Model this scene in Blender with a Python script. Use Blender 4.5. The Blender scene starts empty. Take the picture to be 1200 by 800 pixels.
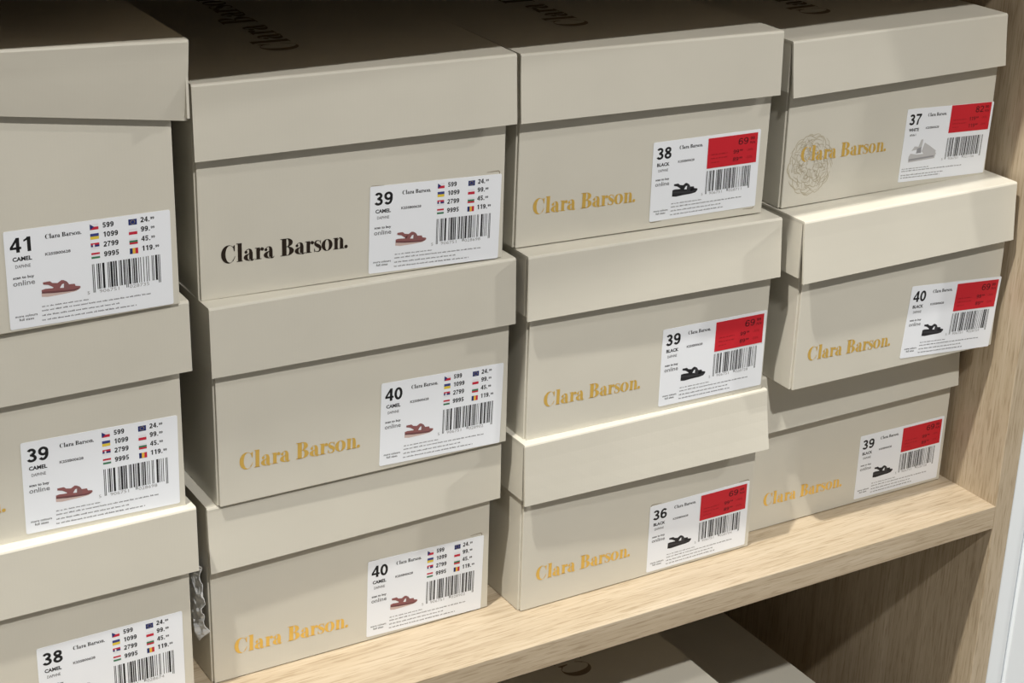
import bpy, bmesh, math, random
from mathutils import Matrix, Vector

random.seed(4)
Z0 = 0.92                      # height of the main shelf's top above the shop floor
scn = bpy.context.scene
COL = scn.collection

# ------------------------------------------------------------------ camera
yaw, pitch, roll = math.radians(31.4382), math.radians(22.4703), math.radians(-1.6233)
fwd = Vector((math.sin(yaw) * math.cos(pitch), math.cos(yaw) * math.cos(pitch), -math.sin(pitch)))
rgt = Vector((math.cos(yaw), -math.sin(yaw), 0))
dwn = fwd.cross(rgt)
r2 = math.cos(roll) * rgt + math.sin(roll) * dwn
d2 = -math.sin(roll) * rgt + math.cos(roll) * dwn
cam_data = bpy.data.cameras.new('camera')
cam_data.sensor_width = 36
cam_data.lens = 2071.88 / 1200 * 36
cam_data.clip_start = 0.02
cam = bpy.data.objects.new('camera', cam_data)
COL.objects.link(cam)
cm = Matrix((r2, -d2, -fwd)).transposed().to_4x4()
cm.translation = Vector((-0.8965, -0.7889, 0.59 + Z0))
cam.matrix_world = cm
scn.camera = cam

# ------------------------------------------------------------------ world, lamps, exposure
world = bpy.data.worlds.new('shop_light')
scn.world = world
world.use_nodes = True
bg = world.node_tree.nodes['Background']
bg.inputs['Color'].default_value = (1.0, 0.97, 0.93, 1)
bg.inputs['Strength'].default_value = 0.14


def spot(name, loc, target, power, radius, color, size=70):
    l = bpy.data.lights.new(name, 'SPOT')
    l.energy = power
    l.shadow_soft_size = radius
    l.color = color
    l.spot_size = math.radians(size)
    l.spot_blend = 0.6
    o = bpy.data.objects.new(name, l)
    COL.objects.link(o)
    o.location = Vector(loc) + Vector((0, 0, Z0))
    o.rotation_euler = (Vector(target) - Vector(loc)).to_track_quat('-Z', 'Y').to_euler()
    return o


# two shop ceiling spotlights and an added one at right, all at one ceiling height (about 3.5 m), none of them in the picture
spot('ceiling_spot_steep_offscreen', (-1.30, -0.36, 2.55), (-0.4, 0.05, 0.1), 262, 0.04, (1.0, 0.96, 0.88))
spot('ceiling_spot_front_offscreen', (-0.63, -2.03, 2.55), (-0.4, 0.05, 0.1), 217, 0.04, (1.0, 0.97, 0.92))
spot('added_spot_right_offscreen', (4.05, -1.41, 2.55), (-0.3, 0.05, 0.1), 285, 0.085, (1.0, 0.97, 0.92))  # added light: brightens the box fronts except close to the side panel

scn.view_settings.view_transform = 'Standard'
scn.view_settings.look = 'None'
scn.view_settings.gamma = 1
scn.view_settings.use_curve_mapping = False
scn.view_settings.exposure = 0.24


# ------------------------------------------------------------------ materials
def srgb(r, g, b):
    f = lambda c: (c / 255 / 12.92) if c / 255 <= 0.04045 else ((c / 255 + 0.055) / 1.055) ** 2.4
    return (f(r), f(g), f(b), 1)


def flat(name, col, rough=0.6, metal=0.0, spec=0.3):
    m = bpy.data.materials.new(name)
    m.use_nodes = True
    b = m.node_tree.nodes['Principled BSDF']
    b.inputs['Base Color'].default_value = col
    b.inputs['Roughness'].default_value = rough
    b.inputs['Metallic'].default_value = metal
    b.inputs['Specular IOR Level'].default_value = spec
    return m


def card(name, col, var=0.05):
    """coated cardboard: faint mottling, fine linen grain"""
    m = flat(name, col, 0.42, 0, 0.35)
    nt = m.node_tree
    b = nt.nodes['Principled BSDF']
    tc = nt.nodes.new('ShaderNodeTexCoord')
    n1 = nt.nodes.new('ShaderNodeTexNoise')
    n1.inputs['Scale'].default_value = 22
    n1.inputs['Detail'].default_value = 4
    nt.links.new(tc.outputs['Object'], n1.inputs['Vector'])
    mix = nt.nodes.new('ShaderNodeMixRGB')
    mix.blend_type = 'MIX'
    mix.inputs['Color1'].default_value = tuple(c * (1 - var) for c in col[:3]) + (1,)
    mix.inputs['Color2'].default_value = tuple(min(1, c * (1 + var)) for c in col[:3]) + (1,)
    nt.links.new(n1.outputs['Fac'], mix.inputs['Fac'])
    nt.links.new(mix.outputs['Color'], b.inputs['Base Color'])
    bumps = None
    for axis in ('X', 'Z'):
        w = nt.nodes.new('ShaderNodeTexWave')
        w.bands_direction = axis
        w.inputs['Scale'].default_value = 160
        w.inputs['Distortion'].default_value = 1.2
        w.inputs['Detail Scale'].default_value = 3
        nt.links.new(tc.outputs['Object'], w.inputs['Vector'])
        if bumps is None:
            bumps = w.outputs['Fac']
        else:
            ad = nt.nodes.new('ShaderNodeMath')
            nt.links.new(bumps, ad.inputs[0])
            nt.links.new(w.outputs['Fac'], ad.inputs[1])
            bumps = ad.outputs[0]
    bump = nt.nodes.new('ShaderNodeBump')
    bump.inputs['Strength'].default_value = 0.012
    bump.inputs['Distance'].default_value = 0.0004
    nt.links.new(bumps, bump.inputs['Height'])
    n2 = nt.nodes.new('ShaderNodeTexNoise')
    n2.inputs['Scale'].default_value = 9
    nt.links.new(tc.outputs['Object'], n2.inputs['Vector'])
    bump2 = nt.nodes.new('ShaderNodeBump')
    bump2.inputs['Strength'].default_value = 0.25
    bump2.inputs['Distance'].default_value = 0.003
    nt.links.new(n2.outputs['Fac'], bump2.inputs['Height'])
    nt.links.new(bump.outputs['Normal'], bump2.inputs['Normal'])
    nt.links.new(bump2.outputs['Normal'], b.inputs['Normal'])
    return m


def wood(name, axis, dark, mid, light):
    """light oak laminate, grain along one axis"""
    m = flat(name, mid, 0.5, 0, 0.3)
    nt = m.node_tree
    b = nt.nodes['Principled BSDF']
    tc = nt.nodes.new('ShaderNodeTexCoord')

    def noise(stretch, across, detail, rough, dist=0.0, off=0.0):
        mp = nt.nodes.new('ShaderNodeMapping')
        s = [across] * 3
        s['XYZ'.index(axis)] = stretch
        mp.inputs['Scale'].default_value = s
        mp.inputs['Location'].default_value = (off, off * 1.7, off * 0.6)
        nt.links.new(tc.outputs['Object'], mp.inputs['Vector'])
        n = nt.nodes.new('ShaderNodeTexNoise')
        n.inputs['Scale'].default_value = 1
        n.inputs['Detail'].default_value = detail
        n.inputs['Roughness'].default_value = rough
        n.inputs['Distortion'].default_value = dist
        nt.links.new(mp.outputs['Vector'], n.inputs['Vector'])
        return n.outputs['Fac']

    broad = noise(3.0, 45, 3, 0.55, 0.6)
    fine = noise(14, 420, 4, 0.65, 0.2, 3.1)
    pores = noise(45, 900, 2, 0.6, 0.0, 7.7)
    ramp = nt.nodes.new('ShaderNodeValToRGB')
    e = ramp.color_ramp.elements
    e[0].position, e[0].color = 0.28, dark
    e[1].position, e[1].color = 0.75, light
    k = e.new(0.5)
    k.color = mid
    a1 = nt.nodes.new('ShaderNodeMath')
    a1.operation = 'MULTIPLY_ADD'
    a1.inputs[1].default_value = 0.55
    nt.links.new(broad, a1.inputs[0])
    a2 = nt.nodes.new('ShaderNodeMath')
    a2.operation = 'MULTIPLY'
    a2.inputs[1].default_value = 0.45
    nt.links.new(fine, a2.inputs[0])
    nt.links.new(a2.outputs[0], a1.inputs[2])
    nt.links.new(a1.outputs[0], ramp.inputs['Fac'])
    pr = nt.nodes.new('ShaderNodeValToRGB')
    pr.color_ramp.elements[0].position = 0.36
    pr.color_ramp.elements[0].color = (0.72, 0.68, 0.62, 1)
    pr.color_ramp.elements[1].position = 0.47
    pr.color_ramp.elements[1].color = (1, 1, 1, 1)
    nt.links.new(pores, pr.inputs['Fac'])
    mul = nt.nodes.new('ShaderNodeMixRGB')
    mul.blend_type = 'MULTIPLY'
    mul.inputs['Fac'].default_value = 0.8
    nt.links.new(ramp.outputs['Color'], mul.inputs['Color1'])
    nt.links.new(pr.outputs['Color'], mul.inputs['Color2'])
    nt.links.new(mul.outputs['Color'], b.inputs['Base Color'])
    bump = nt.nodes.new('ShaderNodeBump')
    bump.inputs['Strength'].default_value = 0.15
    bump.inputs['Distance'].default_value = 0.0006
    nt.links.new(fine, bump.inputs['Height'])
    nt.links.new(bump.outputs['Normal'], b.inputs['Normal'])
    return m


M = {}
M['card'] = card('cream cardboard', (0.612, 0.588, 0.512, 1))
M['oak_x'] = wood('light oak laminate lengthwise', 'X', (0.34, 0.262, 0.172, 1), (0.475, 0.388, 0.276, 1), (0.60, 0.515, 0.395, 1))
M['oak_z'] = wood('light oak laminate upright', 'Z', (0.34, 0.262, 0.172, 1), (0.475, 0.388, 0.276, 1), (0.60, 0.515, 0.395, 1))
M['white'] = flat('white lacquer', (0.86, 0.91, 0.95, 1), 0.4)
M['floor'] = flat('grey shop floor', (0.42, 0.40, 0.37, 1), 0.5)
M['plaster'] = flat('pale wall paint', (0.7, 0.69, 0.66, 1), 0.8)
M['paper'] = flat('white label paper', (0.82, 0.85, 0.90, 1), 0.5, 0, 0.3)
M['ink'] = flat('black ink', (0.012, 0.012, 0.014, 1), 0.5)
M['grey_ink'] = flat('grey ink', (0.16, 0.16, 0.17, 1), 0.5)
M['pale_ink'] = flat('pale grey ink', (0.33, 0.33, 0.34, 1), 0.5)
M['red'] = flat('red sticker paper', (0.56, 0.018, 0.03, 1), 0.45)
M['red_ink'] = flat('dark ink on red', (0.10, 0.008, 0.012, 1), 0.5)
M['faint_red_ink'] = flat('faint ink on red', (0.36, 0.014, 0.02, 1), 0.5)
M['dark_logo'] = flat('dark brown logo', (0.022, 0.014, 0.009, 1), 0.4)  # even dark brown, used for one box's logo
M['gold'] = flat('yellow gold foil', (0.86, 0.56, 0.13, 1), 0.33, 0.45, 0.5)
M['pale_gold'] = flat('pale gold line print', (0.46, 0.41, 0.30, 1), 0.5)
M['lid_print'] = flat('brown lid print', (0.19, 0.14, 0.09, 1), 0.5)
M['dark_tan'] = flat('crease line', (0.30, 0.26, 0.20, 1), 0.7)
M['rose'] = flat('rose print', srgb(140, 90, 90), 0.5)
M['rose_dark'] = flat('dark rose print', srgb(108, 70, 72), 0.5)
M['rose_mid'] = flat('mid rose print', srgb(132, 92, 92), 0.5)
M['rose_sole'] = flat('pale rose print', srgb(200, 178, 172), 0.5)
M['blk'] = flat('black shoe print', srgb(38, 38, 42), 0.5)
M['blk2'] = flat('charcoal shoe print', srgb(56, 56, 60), 0.5)
M['wht1'] = flat('pale grey shoe print', srgb(190, 190, 192), 0.5)
M['wht2'] = flat('grey shoe print', srgb(150, 150, 154), 0.5)
for n, c in dict(f_red=(190, 40, 62), f_blue=(40, 48, 110), f_white=(225, 226, 232), f_yellow=(222, 196, 70), f_green=(60, 120, 88),
                 f_navy=(32, 46, 105), f_ublue=(58, 66, 130), f_orange=(226, 180, 70)).items():
    M[n] = flat('flag ' + n[2:], srgb(*c), 0.5)
# thin crinkled plastic
pm = flat('crinkled clear plastic', (0.80, 0.82, 0.84, 1), 0.35, 0, 0.4)
pm.node_tree.nodes['Principled BSDF'].inputs['Alpha'].default_value = 0.88
M['plastic'] = pm


# ------------------------------------------------------------------ mesh helpers
def link(o, parent=None):
    COL.objects.link(o)
    if parent is not None:
        o.parent = parent
    return o


def mesh_obj(name, verts, faces, mats, parent=None, fmat=None, smooth=False):
    me = bpy.data.meshes.new(name)
    me.from_pydata([tuple(v) for v in verts], [], faces)
    for m in (mats if isinstance(mats, (list, tuple)) else [mats]):
        me.materials.append(m)
    if fmat:
        for p, k in zip(me.polygons, fmat):
            p.material_index = k
    if smooth:
        for p in me.polygons:
            p.use_smooth = True
    me.update()
    return link(bpy.data.objects.new(name, me), parent)


def share(name, data, parent):
    return link(bpy.data.objects.new(name, data), parent)


def tag(o, label, cat, group=None, kind=None):
    if label:
        o['label'] = label
    if cat:
        o['category'] = cat
    if group:
        o['group'] = group
    if kind:
        o['kind'] = kind
    return o


class MB:
    def __init__(s):
        s.v, s.f = [], []

    def box(s, x0, x1, y0, y1, z0, z1):
        n = len(s.v)
        s.v += [(x, y, z) for z in (z0, z1) for y in (y0, y1) for x in (x0, x1)]
        s.f += [tuple(n + i for i in q) for q in ((0, 2, 3, 1), (4, 5, 7, 6), (0, 1, 5, 4), (2, 6, 7, 3), (0, 4, 6, 2), (1, 3, 7, 5))]
        return s

    def build(s, name, mat, parent=None, bevel=0.0, seg=2):
        o = mesh_obj(name, s.v, s.f, mat, parent)
        if bevel:
            b = o.modifiers.new('bevel', 'BEVEL')
            b.width = bevel
            b.segments = seg
            b.limit_method = 'ANGLE'
            b.harden_normals = False
        return o


# ------------------------------------------------------------------ the setting
f = MB().box(-4, 4, -4, 4, -0.05, 0).build('floor', M['floor'])
f['kind'] = 'structure'
w = MB().box(-4, 4, 0.46, 0.56, 0, 3.2).build('wall_back', M['plaster'])
w['kind'] = 'structure'

# ------------------------------------------------------------------ shelf unit
LEFT = -1.18
unit = link(bpy.data.objects.new('shelf_unit', None))
unit.location = (0, 0, 0)
tag(unit, 'light oak shelf unit holding stacks of cream shoe boxes', 'shelf unit')
for z, th in ((0.0, 0.0185), (0.443, 0.018), (-0.317, 0.0185), (-0.84, 0.0185), (0.95, 0.018)):
    MB().box(LEFT, 0, 0, 0.398, Z0 + z - th, Z0 + z).build('shelf_board', M['oak_x'], unit, 0.0005)
MB().box(0, 0.0174, 0, 0.40, 0, Z0 + 0.95).build('side_panel', M['oak_z'], unit, 0.0006)
MB().box(LEFT - 0.0174, LEFT, 0, 0.40, 0, Z0 + 0.95).build('side_panel', M['oak_z'], unit, 0.0006)
MB().box(LEFT, 0, 0.398, 0.404, 0, Z0 + 0.95).build('back_panel', M['oak_z'], unit)

wc = link(bpy.data.objects.new('white_cabinet', None))
wc.location = (0.0356, 0, 0)
tag(wc, 'white cabinet standing right against the oak shelf unit', 'cabinet')
MB().box(-0.0178, -0.0009, 0.0005, 0.42, 0, Z0 + 0.95).build('side_panel', M['white'], wc, 0.0006)
MB().box(-0.0005, 0.45, 0.014, 0.42, 0, Z0 + 0.95).build('body', M['white'], wc)
MB().box(0, 0.45, -0.002, 0.013, 0.02, Z0 + 0.94).build('door', M['white'], wc, 0.002, 3)


# ------------------------------------------------------------------ lettering: a fat-face serif drawn by hand (cap height 1)
def ring(cx, cy, rx, ry, icx, icy, irx, iry, a0, a1, n=20):
    out, inn = [], []
    for i in range(n + 1):
        a = math.radians(a0 + (a1 - a0) * i / n)
        out.append((cx + rx * math.cos(a), cy + ry * math.sin(a)))
        inn.append((icx + irx * math.cos(a), icy + iry * math.sin(a)))
    return [[out[i], out[i + 1], inn[i + 1], inn[i]] for i in range(n)]


def rect(x0, x1, y0, y1):
    return [[(x0, y0), (x1, y0), (x1, y1), (x0, y1)]]


def disc(cx, cy, r, n=14, ry=None):
    ry = ry or r
    return [[(cx + r * math.cos(2 * math.pi * i / n), cy + ry * math.sin(2 * math.pi * i / n)) for i in range(n)]]


def stroke(pts, ws):
    polys = []
    L = []
    for i, p in enumerate(pts):
        a = pts[max(0, i - 1)]
        b = pts[min(len(pts) - 1, i + 1)]
        dx, dy = b[0] - a[0], b[1] - a[1]
        d = math.hypot(dx, dy) or 1
        nx, ny = -dy / d, dx / d
        h = ws[i] / 2
        L.append(((p[0] + nx * h, p[1] + ny * h), (p[0] - nx * h, p[1] - ny * h)))
    for i in range(len(L) - 1):
        polys.append([L[i][1], L[i + 1][1], L[i + 1][0], L[i][0]])
    return polys


XH, HL = 0.68, 0.04


def g_C():
    p = ring(0.42, 0.5, 0.42, 0.52, 0.50, 0.5, 0.25, 0.485, 48, 312, 30)
    p += [[(0.74, 0.64), (0.78, 0.64), (0.79, 0.99), (0.755, 0.99), (0.68, 0.90)]]
    p += stroke([(0.66, 0.12), (0.73, 0.20), (0.79, 0.34)], [0.05, 0.04, 0.03])
    return p


def g_l():
    return rect(0.07, 0.30, 0, 1.06) + rect(0, 0.35, 0, HL) + rect(0, 0.1, 1.06 - HL, 1.06)


def g_a():
    p = rect(0.32, 0.53, 0.06, 0.48)
    p += ring(0.33, 0.48, 0.18, 0.20, 0.30, 0.48, 0.03, 0.165, 0, 90, 8)
    p += ring(0.33, 0.48, 0.24, 0.20, 0.33, 0.48, 0.20, 0.165, 90, 150, 6)
    p += disc(0.145, 0.50, 0.085)
    p += ring(0.34, 0.195, 0.33, 0.21, 0.36, 0.195, 0.125, 0.175, 90, 290, 18)
    p += stroke([(0.43, 0.06), (0.5, 0.0), (0.57, 0.02), (0.62, 0.08)], [0.13, 0.10, 0.05, 0.03])
    return p


def g_r():
    p = rect(0.08, 0.29, 0, XH) + rect(0, 0.37, 0, HL) + rect(0, 0.1, XH - HL, XH)
    p += stroke([(0.27, 0.42), (0.31, 0.58), (0.37, 0.65), (0.43, 0.66)], [0.03, 0.035, 0.04, 0.05])
    p += disc(0.425, 0.565, 0.098)
    return p


def g_B():
    p = rect(0.10, 0.36, 0, 1) + rect(0, 0.42, 0, HL) + rect(0, 0.42, 1 - HL, 1) + rect(0.3, 0.42, 0.5, 0.5 + HL)
    p += ring(0.40, 0.755, 0.33, 0.245, 0.40, 0.755, 0.085, 0.215, -90, 90, 16)
    p += ring(0.41, 0.262, 0.38, 0.262, 0.41, 0.262, 0.115, 0.23, -90, 90, 16)
    return p


def g_s():
    p = stroke([(0.40, 0.52), (0.35, 0.62), (0.25, 0.66), (0.14, 0.64), (0.08, 0.55), (0.10, 0.46), (0.20, 0.38), (0.31, 0.31), (0.38, 0.22), (0.37, 0.10), (0.29, 0.02), (0.18, 0.01), (0.08, 0.05), (0.03, 0.18)],
               [0.03, 0.035, 0.04, 0.07, 0.12, 0.17, 0.20, 0.20, 0.17, 0.12, 0.07, 0.04, 0.035, 0.03])
    p += [[(0.385, 0.46), (0.42, 0.46), (0.42, 0.67), (0.39, 0.67)], [(0.015, 0.0), (0.045, 0.0), (0.05, 0.22), (0.015, 0.22)]]
    return p


def g_o():
    return ring(0.33, 0.33, 0.33, 0.345, 0.33, 0.33, 0.115, 0.315, 0, 360, 30)


def g_n():
    p = rect(0.07, 0.27, 0, XH) + rect(0, 0.31, 0, HL) + rect(0, 0.1, XH - HL, XH)
    p += rect(0.40, 0.60, 0, 0.48) + rect(0.36, 0.66, 0, HL)
    p += ring(0.44, 0.48, 0.15, 0.19, 0.41, 0.48, 0.0, 0.15, 0, 90, 8)
    p += stroke([(0.25, 0.50), (0.30, 0.60), (0.37, 0.65), (0.45, 0.66)], [0.03, 0.035, 0.045, 0.05])
    return p


def g_dot():
    return disc(0.11, 0.095, 0.105)


LOGO_LEN = 7.4
LOGO = [(g_C, 0.0), (g_l, 0.88), (g_a, 1.27), (g_r, 1.93), (g_a, 2.42), (g_B, 3.40), (g_a, 4.23), (g_r, 4.86), (g_s, 5.37), (g_o, 5.83), (g_n, 6.53), (g_dot, 7.19)]


def logo_polys(x, y, width):
    s = width / LOGO_LEN
    return [[(x + (px + ox) * s, y + py * s) for px, py in q] for g, ox in LOGO for q in g()]


# heavy grotesque figures (height 1, advance 0.68)
def arc(cx, cy, rx, ry, a0, a1, n=14):
    return [(cx + rx * math.cos(math.radians(a0 + (a1 - a0) * i / n)), cy + ry * math.sin(math.radians(a0 + (a1 - a0) * i / n))) for i in range(n + 1)]


def fig(c, t=0.165):
    h = t / 2
    st = lambda pts: stroke(pts, [t] * len(pts))
    if c == '0':
        return st(arc(0.3, 0.5, 0.3 - h, 0.5 - h, 0, 360, 26))
    if c == '1':
        return rect(0.27, 0.27 + t * 1.1, 0, 1) + [[(0.08, 0.68), (0.3, 0.80), (0.4, 1.0), (0.28, 1.0), (0.22, 0.90), (0.08, 0.82)]]
    if c == '2':
        return st(arc(0.3, 0.69, 0.3 - h, 0.31 - h, 165, -25, 14) + [(0.38, 0.42), (0.13, 0.16), (0.09, 0.08)]) + rect(0.02, 0.59, 0, t)
    if c == '3':
        return st(arc(0.29, 0.735, 0.27 - h, 0.265 - h, 160, -90, 14)) + st(arc(0.29, 0.285, 0.3 - h, 0.285 - h, 90, -160, 16)) + rect(0.2, 0.31, 0.52 - h, 0.52 + h * 0.8)
    if c == '4':
        return rect(0.34, 0.34 + t * 1.05, 0, 1) + rect(0.0, 0.62, 0.22, 0.22 + t * 0.9) + [[(0.0, 0.24), (0.0, 0.38), (0.36, 1.0), (0.42, 1.0), (0.42, 0.82), (0.13, 0.34)]]
    if c == '5':
        return rect(0.1, 0.56, 1 - t, 1) + [[(0.1, 1), (0.06, 0.46), (0.2, 0.44), (0.24, 1)]] + st(arc(0.29, 0.325, 0.3 - h, 0.325 - h, 130, -155, 18))
    if c == '6':
        return st(arc(0.3, 0.325, 0.3 - h, 0.325 - h, 0, 360, 22)) + st(arc(0.33, 0.5, 0.33 - h, 0.5 - h, 200, 45, 14))
    if c == '7':
        return rect(0.02, 0.59, 1 - t, 1) + [[(0.42, 0.86), (0.59, 0.86), (0.36, 0.45), (0.3, 0), (0.12, 0), (0.19, 0.42)]]
    if c == '8':
        return st(arc(0.3, 0.745, 0.27 - h, 0.255 - h, 0, 360, 20)) + st(arc(0.3, 0.28, 0.3 - h, 0.28 - h, 0, 360, 22))
    if c == '9':
        return [[(0.6 - x, 1 - y) for x, y in q] for q in fig('6', t)]
    if c == '.':
        return rect(0.05, 0.05 + t, 0, t)
    return []


def figures(txt, x, y, height, width=None, t=0.165):
    adv = sum(0.34 if c == '.' else 0.68 for c in txt) - 0.06
    sx = height if width is None else width / adv
    out, ox = [], 0.0
    for c in txt:
        out += [[(x + (ox + px) * sx, y + py * height) for px, py in q] for q in fig(c, t)]
        ox += 0.34 if c == '.' else 0.68
    return out


# sans lettering from the built-in font, turned into faces
_tc = {}


def text_polys(txt, x, y, height, bold=0.0, width=None, align='L', shear=0.0):
    key = (txt, bold)
    if key not in _tc:
        cu = bpy.data.curves.new('t', 'FONT')
        cu.body = txt
        cu.size = 1
        cu.offset = bold
        cu.resolution_u = 2
        ob = bpy.data.objects.new('t', cu)
        me = bpy.data.meshes.new_from_object(ob)
        vs = [(v.co.x, v.co.y) for v in me.vertices]
        fs = [tuple(p.vertices) for p in me.polygons]
        bpy.data.objects.remove(ob)
        bpy.data.curves.remove(cu)
        bpy.data.meshes.remove(me)
        _tc[key] = (vs, fs)
    vs, fs = _tc[key]
    if not vs:
        return []
    x0, x1 = min(v[0] for v in vs), max(v[0] for v in vs)
    cap = 0.73
    sy = height / cap
    sx = sy if width is None else width / (x1 - x0)
    ww = (x1 - x0) * sx
    ox = x - x0 * sx - (ww if align == 'R' else ww / 2 if align == 'C' else 0)
    return [[(ox + vs[i][0] * sx, y + vs[i][1] * sy) for i in q] for q in fs]


def print_mesh(name, groups, lift, mm=0.001):
    """flat print: groups = [(polys, material)], laid in the local x-z plane, facing -y"""
    v, fc, fm, mats = [], [], [], []
    for k, (polys, mat) in enumerate(groups):
        mats.append(mat)
        for q in polys:
            a = sum(q[i][0] * q[(i + 1) % len(q)][1] - q[(i + 1) % len(q)][0] * q[i][1] for i in range(len(q)))
            if abs(a) < 1e-9:
                continue
            if a < 0:
                q = q[::-1]
            n = len(v)
            v += [(p[0] * mm, -(lift + 0.02 * k) * mm, p[1] * mm) for p in q]
            fc.append(tuple(range(n, n + len(q))))
            fm.append(k)
    me = bpy.data.meshes.new(name)
    me.from_pydata(v, [], fc)
    for m in mats:
        me.materials.append(m)
    for p, k in zip(me.polygons, fm):
        p.material_index = k
    me.update()
    return me


def dashes(x0, x1, y, h, seed):
    """rows of word-like strokes too small to read"""
    rr = random.Random(seed)
    p, x = [], x0
    while x < x1:
        wl = rr.uniform(1.2, 3.4)
        xe = min(x1, x + wl)
        c = x
        while c < xe:
            lw = rr.uniform(0.22, 0.40)
            hh = h * rr.choice((0.72, 0.72, 0.78, 1.0))
            p += rect(c, min(xe, c + lw), y, y + hh)
            c += lw + rr.uniform(0.10, 0.20)
        x = xe + rr.uniform(0.45, 0.75)
    return p


def ean13(code, x0, x1, ytop, ybot, yguard):
    Lc = ['0001101', '0011001', '0010011', '0111101', '0100011', '0110001', '0101111', '0111011', '0110111', '0001011']
    par = ['LLLLLL', 'LLGLGG', 'LLGGLG', 'LLGGGL', 'LGLLGG', 'LGGLLG', 'LGGGLL', 'LGLGLG', 'LGLGGL', 'LGGLGL'][int(code[0])]
    inv = lambda s: ''.join('1' if c == '0' else '0' for c in s)
    bits = '101'
    for d, k in zip(code[1:7], par):
        s = Lc[int(d)]
        bits += s if k == 'L' else inv(s)[::-1]
    bits += '01010'
    for d in code[7:]:
        bits += inv(Lc[int(d)])
    bits += '101'
    m = (x1 - x0) / len(bits)
    p, i = [], 0
    while i < len(bits):
        if bits[i] == '1':
            j = i
            while j < len(bits) and bits[j] == '1':
                j += 1
            guard = i < 3 or i > 91 or 45 <= i < 50
            p += rect(x0 + i * m, x0 + j * m, yguard if guard else ybot, ytop)
            i = j
        else:
            i += 1
    return p


# ------------------------------------------------------------------ label artwork (label measured 81 x 52 mm, origin bottom left)
def sand(pts):
    return [[(15.9 + (x - 145) * 0.0222, 15.4 + (712 - y - 0.137 * (x - 145)) * 0.0235) for x, y in pts]]


S_out = sand([(145, 630), (400, 625), (800, 600), (950, 555), (1000, 500), (992, 540), (900, 600), (700, 645), (450, 690), (280, 718), (145, 715)])
S_mid = sand([(150, 560), (230, 535), (420, 520), (640, 520), (780, 500), (900, 480), (990, 485), (1000, 510), (950, 560), (850, 595), (640, 615), (400, 635), (150, 640)])
S_bed = sand([(150, 600), (400, 585), (640, 575), (850, 560), (970, 525), (950, 560), (850, 595), (640, 615), (400, 635), (150, 640)])
S_heel = sand([(190, 385), (340, 360), (390, 400), (500, 405), (470, 470), (430, 520), (400, 495), (300, 445), (190, 435)])
S_cross = sand([(400, 520), (440, 470), (500, 405), (590, 340), (650, 345), (640, 420), (600, 430), (550, 510), (545, 535)])
S_vamp = sand([(640, 345), (700, 370), (740, 420), (765, 500), (750, 560), (630, 550), (640, 420)])
S_toe = sand([(745, 440), (870, 430), (895, 490), (800, 565), (745, 560)])
S_gap = sand([(555, 505), (600, 430), (632, 425), (625, 515)])


def sandal_mesh(kind):
    if kind == 'CAMEL':
        return print_mesh('sandal_picture', [(S_out, M['rose_sole']), (S_mid, M['rose']), (S_bed, M['rose_dark']), (S_heel + S_cross + S_toe, M['rose']), (S_vamp, M['rose_mid'])], 0.30)
    if kind == 'BLACK':
        thick = sand([(150, 555), (230, 530), (420, 515), (640, 520), (780, 500), (900, 480), (1000, 485), (1005, 530), (940, 600), (800, 640), (500, 690), (280, 735), (145, 735)])
        return print_mesh('sandal_picture', [(thick + S_heel + S_cross + S_toe, M['blk']), (S_bed + S_vamp, M['blk2'])], 0.30)
    P = lambda pts: [pts]
    sole = P([(6.8, 13.8), (31, 15), (32, 18.5), (30, 20.5), (24, 19), (14, 19), (8, 20), (6.6, 18)])
    heel = P([(8.5, 22.0), (11, 25.0), (14.5, 24.5), (16.3, 29.5), (18.2, 29.5), (17.5, 22.5), (14, 20), (13.2, 22.5)])
    vamp = P([(18, 21), (20, 27), (24, 25), (31.5, 20.5), (31, 18.8), (20, 19)])
    dark = P([(13, 19.8), (13.6, 23.2), (17.2, 24.2), (17.8, 20)])
    return print_mesh('sandal_picture', [(sole, M['wht1']), (heel + vamp, M['wht1']), (dark + P([(7, 14.8), (30, 16), (30.5, 17.2), (7, 16.2)]), M['wht2'])], 0.30)


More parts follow.
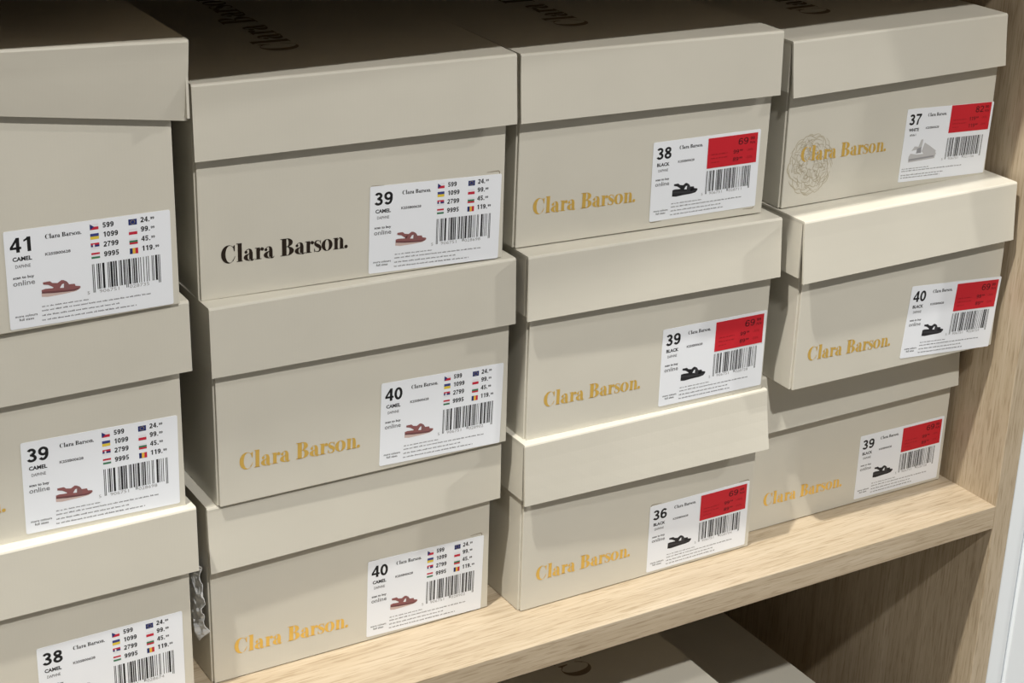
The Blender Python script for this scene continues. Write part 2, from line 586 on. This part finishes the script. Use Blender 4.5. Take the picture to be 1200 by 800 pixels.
def flag(kind, x, y, w=4.2, h=3.1):
    R = lambda a, b, c, d: rect(x + a * w, x + b * w, y + c * h, y + d * h)
    W, Rd, B = M['f_white'], M['f_red'], M['f_blue']
    g = []
    if kind == 'cz':
        g = [(R(0, 1, .5, 1), W), (R(0, 1, 0, .5), Rd), ([[(x, y), (x + .5 * w, y + .5 * h), (x, y + h)]], B)]
    elif kind == 'ua':
        g = [(R(0, 1, .5, 1), M['f_ublue']), (R(0, 1, 0, .5), M['f_yellow'])]
    elif kind == 'rs':
        g = [(R(0, 1, .67, 1), Rd), (R(0, 1, .33, .67), B), (R(0, 1, 0, .33), W), (R(.25, .45, .25, .8), W)]
    elif kind == 'hu':
        g = [(R(0, 1, .67, 1), Rd), (R(0, 1, .33, .67), W), (R(0, 1, 0, .33), M['f_green'])]
    elif kind == 'eu':
        dots = [rect(x + w * (.5 + .26 * math.cos(k * math.pi / 6)) - .11, x + w * (.5 + .26 * math.cos(k * math.pi / 6)) + .11,
                     y + h * (.5 + .33 * math.sin(k * math.pi / 6)) - .11, y + h * (.5 + .33 * math.sin(k * math.pi / 6)) + .11)[0] for k in range(12)]
        g = [(R(0, 1, 0, 1), M['f_navy']), (dots, M['f_yellow'])]
    elif kind == 'pl':
        g = [(R(0, 1, .5, 1), W), (R(0, 1, 0, .5), Rd)]
    elif kind == 'bg':
        g = [(R(0, 1, .67, 1), W), (R(0, 1, .33, .67), M['f_green']), (R(0, 1, 0, .33), Rd)]
    elif kind == 'ro':
        g = [(R(0, .34, 0, 1), M['f_navy']), (R(.34, .67, 0, 1), M['f_orange']), (R(.67, 1, 0, 1), Rd)]
    return print_mesh('flag', g, 0.30)


FLAGS = [flag(k, 41, y) for k, y in (('cz', 46.9), ('ua', 41.8), ('rs', 36.7), ('hu', 31.5))] + \
        [flag(k, 60, y) for k, y in (('eu', 46.6), ('pl', 41.4), ('bg', 36.2), ('ro', 31.0))]
SANDAL = {k: sandal_mesh(k) for k in ('CAMEL', 'BLACK', 'WHITE')}
CODES = {('CAMEL', '41'): '5906751028735', ('CAMEL', '39'): '5906751028698', ('CAMEL', '38'): '5906751028674', ('CAMEL', '40'): '5906751028902'}
CODES.update({('BLACK', s): c for s, c in (('38', '5906751028711'), ('39', '5906751028728'), ('36', '5906751028704'), ('40', '5906751028759'))})
CODES[('WHITE', '37')] = '5906751021156'
_art = {}


def label_art(colour, size):
    if (colour, size) in _art:
        return _art[(colour, size)]
    A = []
    ink, mid, pale = [], [], []
    ink += figures(size, 2.6, 40.5, 7.7, 11.2, 0.18)
    ink += text_polys(colour, 8.0, 36.0, 2.2, 0.035, 9.2, 'C')
    mid += text_polys('DAPHNE', 8.1, 32.3, 1.8, 0.012, 7.2, 'C') if colour != 'WHITE' else dashes(5, 10.5, 32.6, 1.5, 3)
    A.append(('size_text', print_mesh('size_text', [(ink, M['ink']), (mid, M['grey_ink'])], 0.30)))
    br = logo_polys(19.4, 45.6, 17.4)
    code = text_polys('K25SB00628', 18.9, 36.9, 1.45, 0.035, 12.2)
    A.append(('brand_text', print_mesh('brand_text', [(br, M['ink']), (code, M['grey_ink'])], 0.30)))
    if colour != 'WHITE':
        t1 = text_polys('scan to buy', 8.0, 26.6, 1.5, 0.025, 10.0, 'C') + text_polys('more colours', 8.0, 6.0, 1.35, 0.012, 10.6, 'C') + text_polys('full sizes', 8.0, 4.1, 1.35, 0.012, 7.0, 'C')
        t2 = text_polys('online', 8.0, 23.0, 2.8, 0.01, 10.4, 'C')
        A.append(('shop_text', print_mesh('shop_text', [(t1, M['ink']), (t2, M['grey_ink'])], 0.30)))
        fp = dashes(15.7, 39.0, 9.7, 0.75, 1) + dashes(15.6, 69.4, 7.5, 0.85, 2) + dashes(15.5, 53.5, 4.9, 0.85, 3) + dashes(15.4, 62.0 if colour == 'CAMEL' else 55.5, 2.4, 0.85, 4)
    else:
        fp = dashes(1.8, 26.5, 9.0, 0.7, 1) + dashes(1.8, 58, 7.4, 0.85, 2) + dashes(1.6, 41.4, 4.4, 0.85, 3) + dashes(1.6, 38, 2.6, 0.85, 4)
    A.append(('fine_print', print_mesh('fine_print', [(fp, M['grey_ink'])], 0.30)))
    c = CODES[(colour, size)]
    bars = ean13(c, 41.0, 75.0, 28.6, 14.8, 13.2)
    dg = text_polys(c[0], 38.0, 12.6, 1.9, 0, 1.2) + text_polys(c[1:7], 44.0, 12.6, 1.9, 0, 9.8) + text_polys(c[7:], 59.0, 12.6, 1.9, 0, 10.0)
    A.append(('barcode', print_mesh('barcode', [(bars, M['ink']), (dg, M['pale_ink'])], 0.30)))
    A.append(('sandal_picture', SANDAL[colour]))
    if colour == 'CAMEL':
        pr = []
        for t, y in (('599', 47.3), ('1099', 42.3), ('2799', 37.1), ('9995', 31.8)):
            pr += figures(t, 47.2, y, 2.8, None, 0.2)
        for t, y in (('24.', 47.3), ('99.', 42.3), ('45.', 37.1), ('119.', 31.8)):
            pr += figures(t, 66.0, y, 2.8, None, 0.2)
            pr += figures('99', 66.0 + (5.0 if t != '119.' else 6.9), y + 1.0, 1.3, 1.9, 0.2)
        A.append(('price_text', print_mesh('price_text', [(pr, M['ink'])], 0.30)))
        for m in FLAGS:
            A.append(('flag', m))
    else:
        r0, r1, y0, y1 = 40.9, 78.8, 30.2, 50.1
        if colour == 'WHITE':
            y0, y1 = 32.2, 51.9
        # sticker: a thin slip of red paper
        v = [(x * .001, y * .001, z * .001) for y in (-0.30, -0.45) for x, z in ((r0, y0), (r1, y0), (r1, y1), (r0, y1))]
        fc = [(4, 5, 6, 7), (0, 3, 2, 1), (0, 1, 5, 4), (1, 2, 6, 5), (2, 3, 7, 6), (3, 0, 4, 7)]
        me = bpy.data.meshes.new('discount_sticker')
        me.from_pydata(v, [], fc)
        me.materials.append(M['red'])
        A.append(('discount_sticker', me))
        dy = y0 - 30.2
        big, sm = ('69', '99') if colour == 'BLACK' else ('82', '90')
        t = figures(big, 64.0, 43.3 + dy, 4.5, 7.7, 0.14) + figures(sm, 73.1, 45.8 + dy, 2.0, 3.4, 0.16) + text_polys('PLN', 73.1, 43.2 + dy, 1.6, 0.015, 3.8)
        a, b = ('99', '89') if colour == 'BLACK' else ('119', '119')
        t += figures(a, 60.5 if a == '99' else 59.0, 37.8 + dy, 2.6, 4.4 if a == '99' else 6.0, 0.15) + text_polys('99', 65.4, 39.0 + dy, 1.3, 0.02, 2.4)
        t += figures(b, 60.5 if b == '89' else 59.0, 32.8 + dy, 2.6, 4.4 if b == '89' else 6.0, 0.15) + text_polys('99', 65.4, 34.0 + dy, 1.3, 0.02, 2.4)
        t2 = text_polys('-30%', 70.6, 38.6 + dy, 1.6, 0.01, 5.2) + text_polys('-22%' if colour == 'BLACK' else '-30%', 70.3, 33.7 + dy, 1.6, 0.01, 5.2)
        t2 += dashes(43.7, 55.9, 38.8 + dy, 0.9, 5) + dashes(43.7, 55.9, 36.2 + dy, 0.9, 6) + dashes(43.7, 50, 33.6 + dy, 0.8, 7)
        A.append(('sticker_text', print_mesh('sticker_text', [(t, M['red_ink']), (t2, M['faint_red_ink'])], 0.50)))
    _art[(colour, size)] = A
    return A


def sheet_mesh():
    """white label 81 x 52 mm, 0.2 mm thick, rounded corners"""
    r, pts = 0.9, []
    for cx, cy, a0 in ((81 - r, r, -90), (81 - r, 52 - r, 0), (r, 52 - r, 90), (r, r, 180)):
        for k in range(4):
            a = math.radians(a0 + 30 * k)
            pts.append((cx + r * math.cos(a), cy + r * math.sin(a)))
    n = len(pts)
    v = [(p[0] * .001, -0.00025, p[1] * .001) for p in pts] + [(p[0] * .001, -0.00002, p[1] * .001) for p in pts]
    fc = [tuple(range(n))] + [(i, n + i, n + (i + 1) % n, (i + 1) % n) for i in range(n)]
    me = bpy.data.meshes.new('price_label')
    me.from_pydata(v, [], fc)
    me.materials.append(M['paper'])
    return me


SHEET = sheet_mesh()
LID_LOGO = None


# ------------------------------------------------------------------ shoe box
def lid_sheet(v, fc, x0, x1, zl, zr, bl, br, d_top, fl, D, back, th=0.0014, nseg=12, xb=(0, 0), bow=0.0):
    """top and front flap as one folded sheet; the profile runs from the back edge over the fold to the flap's lower edge"""
    rad = 0.0013
    rings = []
    for i in range(nseg + 1):
        u = i / nseg
        zt = zl + (zr - zl) * u
        zb = bl + (br - bl) * u
        yb = d_top - (fl[0] + (fl[1] - fl[0]) * u) - bow * math.sin(math.pi * u)
        yt = d_top
        # flap direction
        L = zt - zb
        prof = [(D, zt + back), (D * 0.55, zt + back * 0.55), (yt + 0.02, zt + back * 0.04), (yt + rad, zt), (yt + rad * 0.35, zt - rad * 0.3), (yt, zt - rad)]
        for k in range(1, 5):
            s = k / 4
            prof.append((yt + (yb - yt) * s ** 1.2, zt - rad + (zb - zt + rad) * s))
        inner = [(p[0], p[1] - th) for p in prof[:3]] + [(yt + th + rad, zt - th)] + [(yt + th + rad * .3, zt - th - rad * .3), (yt + th, zt - th - rad)]
        for k in range(1, 5):
            s = k / 4
            inner.append((yt + th + (yb - yt) * s ** 1.2, zt - rad - th + (zb - zt + rad + th) * s))
        loop = prof + inner[::-1]
        xt0, xt1 = x0, x1
        row = []
        for k, (y, z) in enumerate(loop):
            drop = max(0.0, min(1.0, (zt - z) / max(1e-6, L)))
            xa = x0 + xb[0] * drop
            xc = x1 + xb[1] * drop
            row.append((xa + (xc - xa) * u, y, z))
        rings.append(row)
    n = len(rings[0])
    base = len(v)
    for row in rings:
        v += row
    for i in range(nseg):
        for k in range(n):
            a, b = base + i * n + k, base + i * n + (k + 1) % n
            fc.append((a, a + n, b + n, b))
    half = n // 2
    for e in (0, nseg):
        for k in range(half - 1):
            q = [base + e * n + k, base + e * n + k + 1, base + e * n + n - 2 - k, base + e * n + n - 1 - k]
            fc.append(tuple(q if e == 0 else q[::-1]))


def shoe_box(p, label, group, colour=None, size=None, logo_mat=None, D=0.285, lid_logo=True):
    mm = 0.001
    W = p['W'] * mm
    yw, rl = math.radians(p['yaw']), math.radians(p['roll'])
    t = Vector((math.cos(yw) * math.cos(rl), math.sin(yw) * math.cos(rl), math.sin(rl)))
    dep = Vector((-math.sin(yw), math.cos(yw), 0))
    up = t.cross(dep)
    root = link(bpy.data.objects.new('shoe_box', None))
    root.empty_display_size = 0.05
    m = Matrix((t, dep, up)).transposed().to_4x4()
    a = Vector(p['pos']) + Vector((0, 0, Z0))
    m.translation = a + t * W / 2 + dep * D / 2
    root.matrix_world = m
    tag(root, label, 'shoe box', group)
    ox, oy = -W / 2, -D / 2                 # body front-left-bottom corner in local space
    lx0, lx1, zl, zr, bl, br = [q * mm for q in p['lid']]
    fl = [q * mm for q in p['flare']]
    back = p.get('back', 0) * mm
    dtop = p.get('dtop', 3.9) * mm
    hb = min(p.get('hb', 999) * mm, min(zl, zr) - 0.0025)
    # body: tray and a glued front panel with a hairline seam at the corner
    b = MB()
    b.box(ox, ox + W, oy + 0.0022, oy + D, 0, hb)
    b.box(ox + 0.0009, ox + W, oy, oy + 0.0014, 0.0002, hb)
    b.box(ox + 0.0012, ox + W - 0.0008, oy + 0.0012, oy + 0.0024, 0.0008, hb - 0.0005)
    b.build('body', M['card'], root, 0.0004)
    # lid
    v, fc = [], []
    lid_sheet(v, fc, ox + lx0, ox + lx1, zl, zr, bl, br, oy - dtop, fl, oy + D + 0.0025, back, bow=p.get('bow', 0) * mm, xb=[q * mm for q in p.get('xb', (0, 0))])
    lb = MB()
    lb.v, lb.f = v, fc
    y0 = oy - dtop + 0.0024
    rise = 0.0022
    for xa, xb, zt, zb in ((ox + lx0 + 0.0002, ox + lx0 + 0.0016, zl, bl + rise), (ox + lx1 - 0.0016, ox + lx1 - 0.0002, zr, br + rise)):
        n = len(lb.v)
        yb = oy + D + 0.0025
        lb.v += [(xa, y0, zb), (xb, y0, zb), (xb, yb, zb + back), (xa, yb, zb + back), (xa, y0, zt - 0.0012), (xb, y0, zt - 0.0012), (xb, yb, zt + back - 0.0012), (xa, yb, zt + back - 0.0012)]
        lb.f += [tuple(n + i for i in q) for q in ((0, 3, 2, 1), (4, 5, 6, 7), (0, 1, 5, 4), (1, 2, 6, 5), (2, 3, 7, 6), (3, 0, 4, 7))]
    # back flap
    zb = min(bl, br) + rise + back
    lb.box(ox + lx0 + 0.0016, ox + lx1 - 0.0016, oy + D + 0.0008, oy + D + 0.0024, zb, min(zl, zr) + back - 0.001)
    lid = lb.build('lid', M['card'], root)
    # print on the lid's top, reading away from the front
    if lid_logo:
        s = 0.030
        zt = (zl + zr) / 2 + 0.0003
        vs, fs = [], []
        cx = ox + (lx0 + lx1) / 2 + p.get('lx', -0.012)
        for q in logo_polys(0, 0, 0.158):
            n = len(vs)
            for px, py in q:
                yy = oy + p.get('ly', 0.050) + px
                vs.append((cx - py, yy, zt + back * max(0, (yy - oy)) / D + (zr - zl) * ((cx - py - ox) / W - 0.5)))
            fs.append(tuple(range(n, n + len(q))))
        mesh_obj('lid_logo', vs, fs, M['lid_print'], lid)
    # logo on the front
    if 'logo' in p:
        x, z, wd, rot = p['logo']
        o = share('logo', print_mesh('logo', [(logo_polys(0, 0, wd), logo_mat)], 0.12), root)
        o.location = (ox + x * mm, oy, z * mm)
        o.rotation_euler = (0, -math.radians(rot), 0)
    if colour:
        cx, cz, wd, ht, rot = p['lab']
        o = share('price_label', SHEET, root)
        sx, sz = wd / 81, ht / 52
        r = math.radians(rot)
        dx, dz = -wd / 2, -ht / 2
        o.location = (ox + (cx + dx * math.cos(r) - dz * math.sin(r)) * mm, oy, (cz + dx * math.sin(r) + dz * math.cos(r)) * mm)
        o.rotation_euler = (0, -r, 0)
        o.scale = (sx, 1, sz)
        o['label'] = 'white printed label with barcode'
        for nm, me in label_art(colour, size):
            c = share(nm, me, o)
            if nm == 'discount_sticker':
                c['label'] = 'red discount price sticker'
        # thin dark tan lines drawn near the label corners
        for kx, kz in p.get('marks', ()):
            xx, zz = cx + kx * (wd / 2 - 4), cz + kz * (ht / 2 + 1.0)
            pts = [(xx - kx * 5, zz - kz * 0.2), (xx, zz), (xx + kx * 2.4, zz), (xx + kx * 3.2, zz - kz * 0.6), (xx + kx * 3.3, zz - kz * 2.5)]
            mk = share('corner_mark', print_mesh('corner_mark', [(stroke(pts, [0.25, 0.5, 0.6, 0.6, 0.3]), M['dark_tan'])], 0.08), root)
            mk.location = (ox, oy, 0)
    return root


B = {
    'Ab': dict(pos=(-0.7803, 0.0407, 0.0003), yaw=0.68, roll=0.00, W=184.0, lid=(-3.0, 188.6, 128.6, 127.5, 89.2, 87.8), flare=(1.0, 0.5), lab=(136.7, 36.2, 83.6, 52.5, -0.31), logo=(13, 22, 73, 0), xb=(0, -0.2)),
    'Am': dict(pos=(-0.7796, 0.0471, 0.1275), yaw=-0.94, roll=0.00, W=184.0, lid=(-3.0, 189.7, 119.4, 121.8, 80.8, 81.8), flare=(1.0, 0.5), lab=(138.5, 29.8, 85.0, 53.0, -0.97), logo=(13, 20, 73, 0)),
    'At': dict(pos=(-0.7797, 0.0382, 0.2493), yaw=-0.10, roll=0.00, W=184.0, lid=(-4.0, 191.2, 149.5, 141.6, 126.5, 99.0), flare=(-6.5, -6.5), dtop=10.5, back=8, hb=128, lab=(137.9, 27.0, 85.6, 51.6, -0.50), logo=(13, 20, 73, 0), xb=(0, -0.5)),
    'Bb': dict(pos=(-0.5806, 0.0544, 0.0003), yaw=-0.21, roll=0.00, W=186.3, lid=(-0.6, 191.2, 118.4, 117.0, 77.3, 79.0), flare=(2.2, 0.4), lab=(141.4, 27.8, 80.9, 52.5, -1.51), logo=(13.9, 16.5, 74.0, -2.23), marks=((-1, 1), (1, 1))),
    'Bm': dict(pos=(-0.5750, 0.0482, 0.1188), yaw=-0.36, roll=0.00, W=187.2, lid=(-2.4, 188.5, 122.0, 120.4, 81.5, 79.5), flare=(0.5, 1.4), lab=(142.3, 28.2, 81.9, 52.7, -1.77), logo=(13.2, 20.7, 74.9, -1.83)),
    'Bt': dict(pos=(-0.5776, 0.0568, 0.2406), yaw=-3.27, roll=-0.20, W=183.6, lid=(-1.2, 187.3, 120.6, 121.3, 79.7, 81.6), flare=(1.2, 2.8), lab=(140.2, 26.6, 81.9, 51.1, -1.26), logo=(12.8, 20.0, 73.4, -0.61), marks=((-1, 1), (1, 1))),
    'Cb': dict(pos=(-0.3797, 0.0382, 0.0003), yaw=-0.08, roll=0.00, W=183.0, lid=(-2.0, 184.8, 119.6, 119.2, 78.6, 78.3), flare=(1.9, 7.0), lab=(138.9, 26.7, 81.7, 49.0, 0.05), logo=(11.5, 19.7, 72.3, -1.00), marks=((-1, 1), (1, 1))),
    'Cm': dict(pos=(-0.3782, 0.0406, 0.1195), yaw=-1.34, roll=-0.05, W=180.0, lid=(-3.7, 182.0, 121.5, 119.6, 81.2, 80.8), flare=(1.2, 3.1), lab=(138.5, 29.9, 81.0, 52.8, -0.15), logo=(12.4, 20.6, 70.6, -1.00)),
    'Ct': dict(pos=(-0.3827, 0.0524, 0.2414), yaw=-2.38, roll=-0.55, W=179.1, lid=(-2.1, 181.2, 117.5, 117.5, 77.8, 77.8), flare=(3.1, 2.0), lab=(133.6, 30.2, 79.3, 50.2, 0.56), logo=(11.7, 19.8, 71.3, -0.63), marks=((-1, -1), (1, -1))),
    'Db': dict(pos=(-0.1857, 0.0531, 0.0003), yaw=-0.40, roll=0.00, W=179.1, lid=(-4.0, 178.0, 119.5, 119.5, 78.2, 79.8), flare=(3.0, 4.0), lab=(136.2, 27.7, 79.9, 50.2, -0.39), logo=(12.2, 17.7, 70.8, -0.66)),
    'Dm': dict(pos=(-0.1838, 0.0231, 0.1200), yaw=-0.82, roll=0.00, W=177.8, lid=(-4.9, 177.4, 118.9, 121.0, 78.2, 80.8), flare=(3.8, 3.5), lab=(135.8, 28.6, 82.7, 51.9, -4.17), logo=(10.9, 19.5, 71.4, -1.87)),
    'Dt': dict(pos=(-0.1875, 0.0461, 0.2394), yaw=-1.33, roll=0.35, W=175.1, lid=(-3.1, 174.4, 109.8, 111.7, 75.0, 77.6), flare=(4.2, 3.8), lab=(136.6, 27.8, 76.4, 49.8, -2.39), logo=(13.2, 29.7, 70.7, -1.37)),
}
GR = 'shoe boxes stacked on the main oak shelf'
SPEC = [
    ('Ab', 'cream shoe box size 38 camel, lowest in the stack under the size 41 box', 'CAMEL', '38', 'gold'),
    ('Am', 'cream shoe box size 39 camel directly under the size 41 box', 'CAMEL', '39', 'gold'),
    ('At', 'cream shoe box size 41 camel with its lid sitting crooked on top', 'CAMEL', '41', 'gold'),
    ('Bb', 'cream shoe box size 40 camel with gold logo, standing on the oak shelf', 'CAMEL', '40', 'gold'),
    ('Bm', 'cream shoe box size 40 camel with gold logo, sandwiched between two boxes', 'CAMEL', '40', 'gold'),
    ('Bt', 'cream shoe box size 39 camel with a dark logo, topmost of its stack', 'CAMEL', '39', 'dark_logo'),
    ('Cb', 'cream shoe box size 36 black with red sticker, standing on the oak shelf', 'BLACK', '36', 'gold'),
    ('Cm', 'cream shoe box size 39 black with red sticker, between size 36 and 38 boxes', 'BLACK', '39', 'gold'),
    ('Ct', 'cream shoe box size 38 black with red sticker, topmost of its stack', 'BLACK', '38', 'gold'),
    ('Db', 'cream shoe box size 39 black on the shelf beside the oak side panel', 'BLACK', '39', 'gold'),
    ('Dm', 'cream shoe box size 40 black with red sticker, jutting out beside oak panel', 'BLACK', '40', 'gold'),
    ('Dt', 'cream shoe box size 37 white with a faded flower print by its logo', 'WHITE', '37', 'gold'),
]
built = {}
for k, lab, colour, size, lm in SPEC:
    built[k] = shoe_box(B[k], lab, GR, colour, size, M[lm])

# faded round flower ornament behind the logo of the size 37 box
rr = random.Random(11)
pol = []
for R0, nlob, amp in ((18.6, 13, 1.2), (16.8, 11, 1.9), (15.2, 8, 1.5), (12.2, 9, 1.9), (8.4, 6, 1.6), (17.5, 9, 1.8), (14.0, 7, 2.2), (10.2, 6, 2.0), (6.5, 5, 1.6), (3.2, 4, 0.8)):
    N = 110
    run = []
    ph = rr.uniform(0, 6)
    for i in range(N + 1):
        a = 2 * math.pi * i / N
        r = R0 + amp * abs(math.sin(nlob * a / 2 + ph)) * 1.2 - amp * 0.5 + rr.uniform(-0.25, 0.25)
        run.append((21.5 + r * math.cos(a) * 0.95, 27.0 + r * math.sin(a) * 1.06))
    i = 0
    while i < N:
        ln = rr.randint(6, 16)
        seg = run[i:min(N, i + ln) + 1]
        if len(seg) > 2:
            pol += stroke(seg, [0.22 + 0.3 * math.sin(math.pi * j / (len(seg) - 1)) for j in range(len(seg))])
        i += ln + rr.randint(1, 5)
for k in range(120):
    a, r0 = rr.uniform(0, 6.28), rr.uniform(2, 14)
    da = rr.uniform(-0.35, 0.35)
    p0 = [(21.5 + (r0 + 4.5 * s) * math.cos(a + da * s) * 0.95, 27 + (r0 + 4.5 * s) * math.sin(a + da * s) * 1.06) for s in (0, .33, .66, 1)]
    pol += stroke(p0, [0.15, 0.3, 0.3, 0.1])
orn = share('flower_print', print_mesh('flower_print', [(pol, M['pale_gold'])], 0.06), built['Dt'])
orn.location = (-B['Dt']['W'] * .0005, -0.285 / 2, 0)
orn['label'] = 'faded round flower line print'

# boxes on the lower shelf
low = dict(lx=0.026, ly=0.064, yaw=0.0, roll=0.0, W=183.0, lid=(-2.0, 185.0, 119.5, 119.5, 79, 79), flare=(1, 1))
GL = 'shoe boxes on the lower oak shelf'
short = dict(low, lid=(-2.0, 185.0, 108.0, 108.0, 68, 68))
shoe_box(dict(short, pos=(-0.402, 0.024, -0.3168)), 'cream shoe box on the lower shelf, underneath another box', GL, D=0.30)
shoe_box(dict(short, pos=(-0.402, 0.022, -0.2085)), 'cream shoe box close under the oak shelf, its lid print showing', GL, D=0.30)
shoe_box(dict(low, W=159.5, lid=(-2.0, 161.5, 119.5, 119.5, 79, 79), pos=(-0.2145, 0.024, -0.3168)), 'lower cream shoe box next to the lid-printed one, by the side panel', GL, D=0.30, lid_logo=False)

# ------------------------------------------------------------------ crinkled plastic poking out from under a lid
rr = random.Random(5)
NX, NZ = 16, 26
base = Vector((-0.5857, 0.0535, 0.0265))
v, fc = [], []
hgt = [[0.0] * (NX + 1) for _ in range(NZ + 1)]
folds = [(rr.uniform(-1, 2), rr.uniform(0, 1), rr.uniform(0.6, 2.2), rr.uniform(0.6, 1.4)) for _ in range(9)]
for j in range(NZ + 1):
    for i in range(NX + 1):
        u, w_ = i / NX, j / NZ
        h = 0
        for (a, b, fr, am) in folds:
            q = (u * a + w_ * b) * 6 * fr
            h += am * abs((q % 2) - 1)
        h = h / 9 * 0.007 + rr.uniform(-0.0005, 0.0005)
        low_edge = 0.030 * abs(u - 0.22) + 0.004 * abs((u * 5) % 2 - 1)
        z = low_edge + (0.054 - low_edge) * w_
        v.append((h - 0.0030, 0.042 * u + 0.002 * math.sin(w_ * 9), z))
for j in range(NZ):
    for i in range(NX):
        a = j * (NX + 1) + i
        fc.append((a, a + 1, a + NX + 2, a + NX + 1))
tis = mesh_obj('plastic_wrap', v, fc, M['plastic'])
so = tis.modifiers.new('thickness', 'SOLIDIFY')
so.thickness = 0.0003
tis.location = base + Vector((0, 0, Z0))
tag(tis, 'crumpled clear plastic wrap poking out between two shoe boxes', 'plastic wrap')
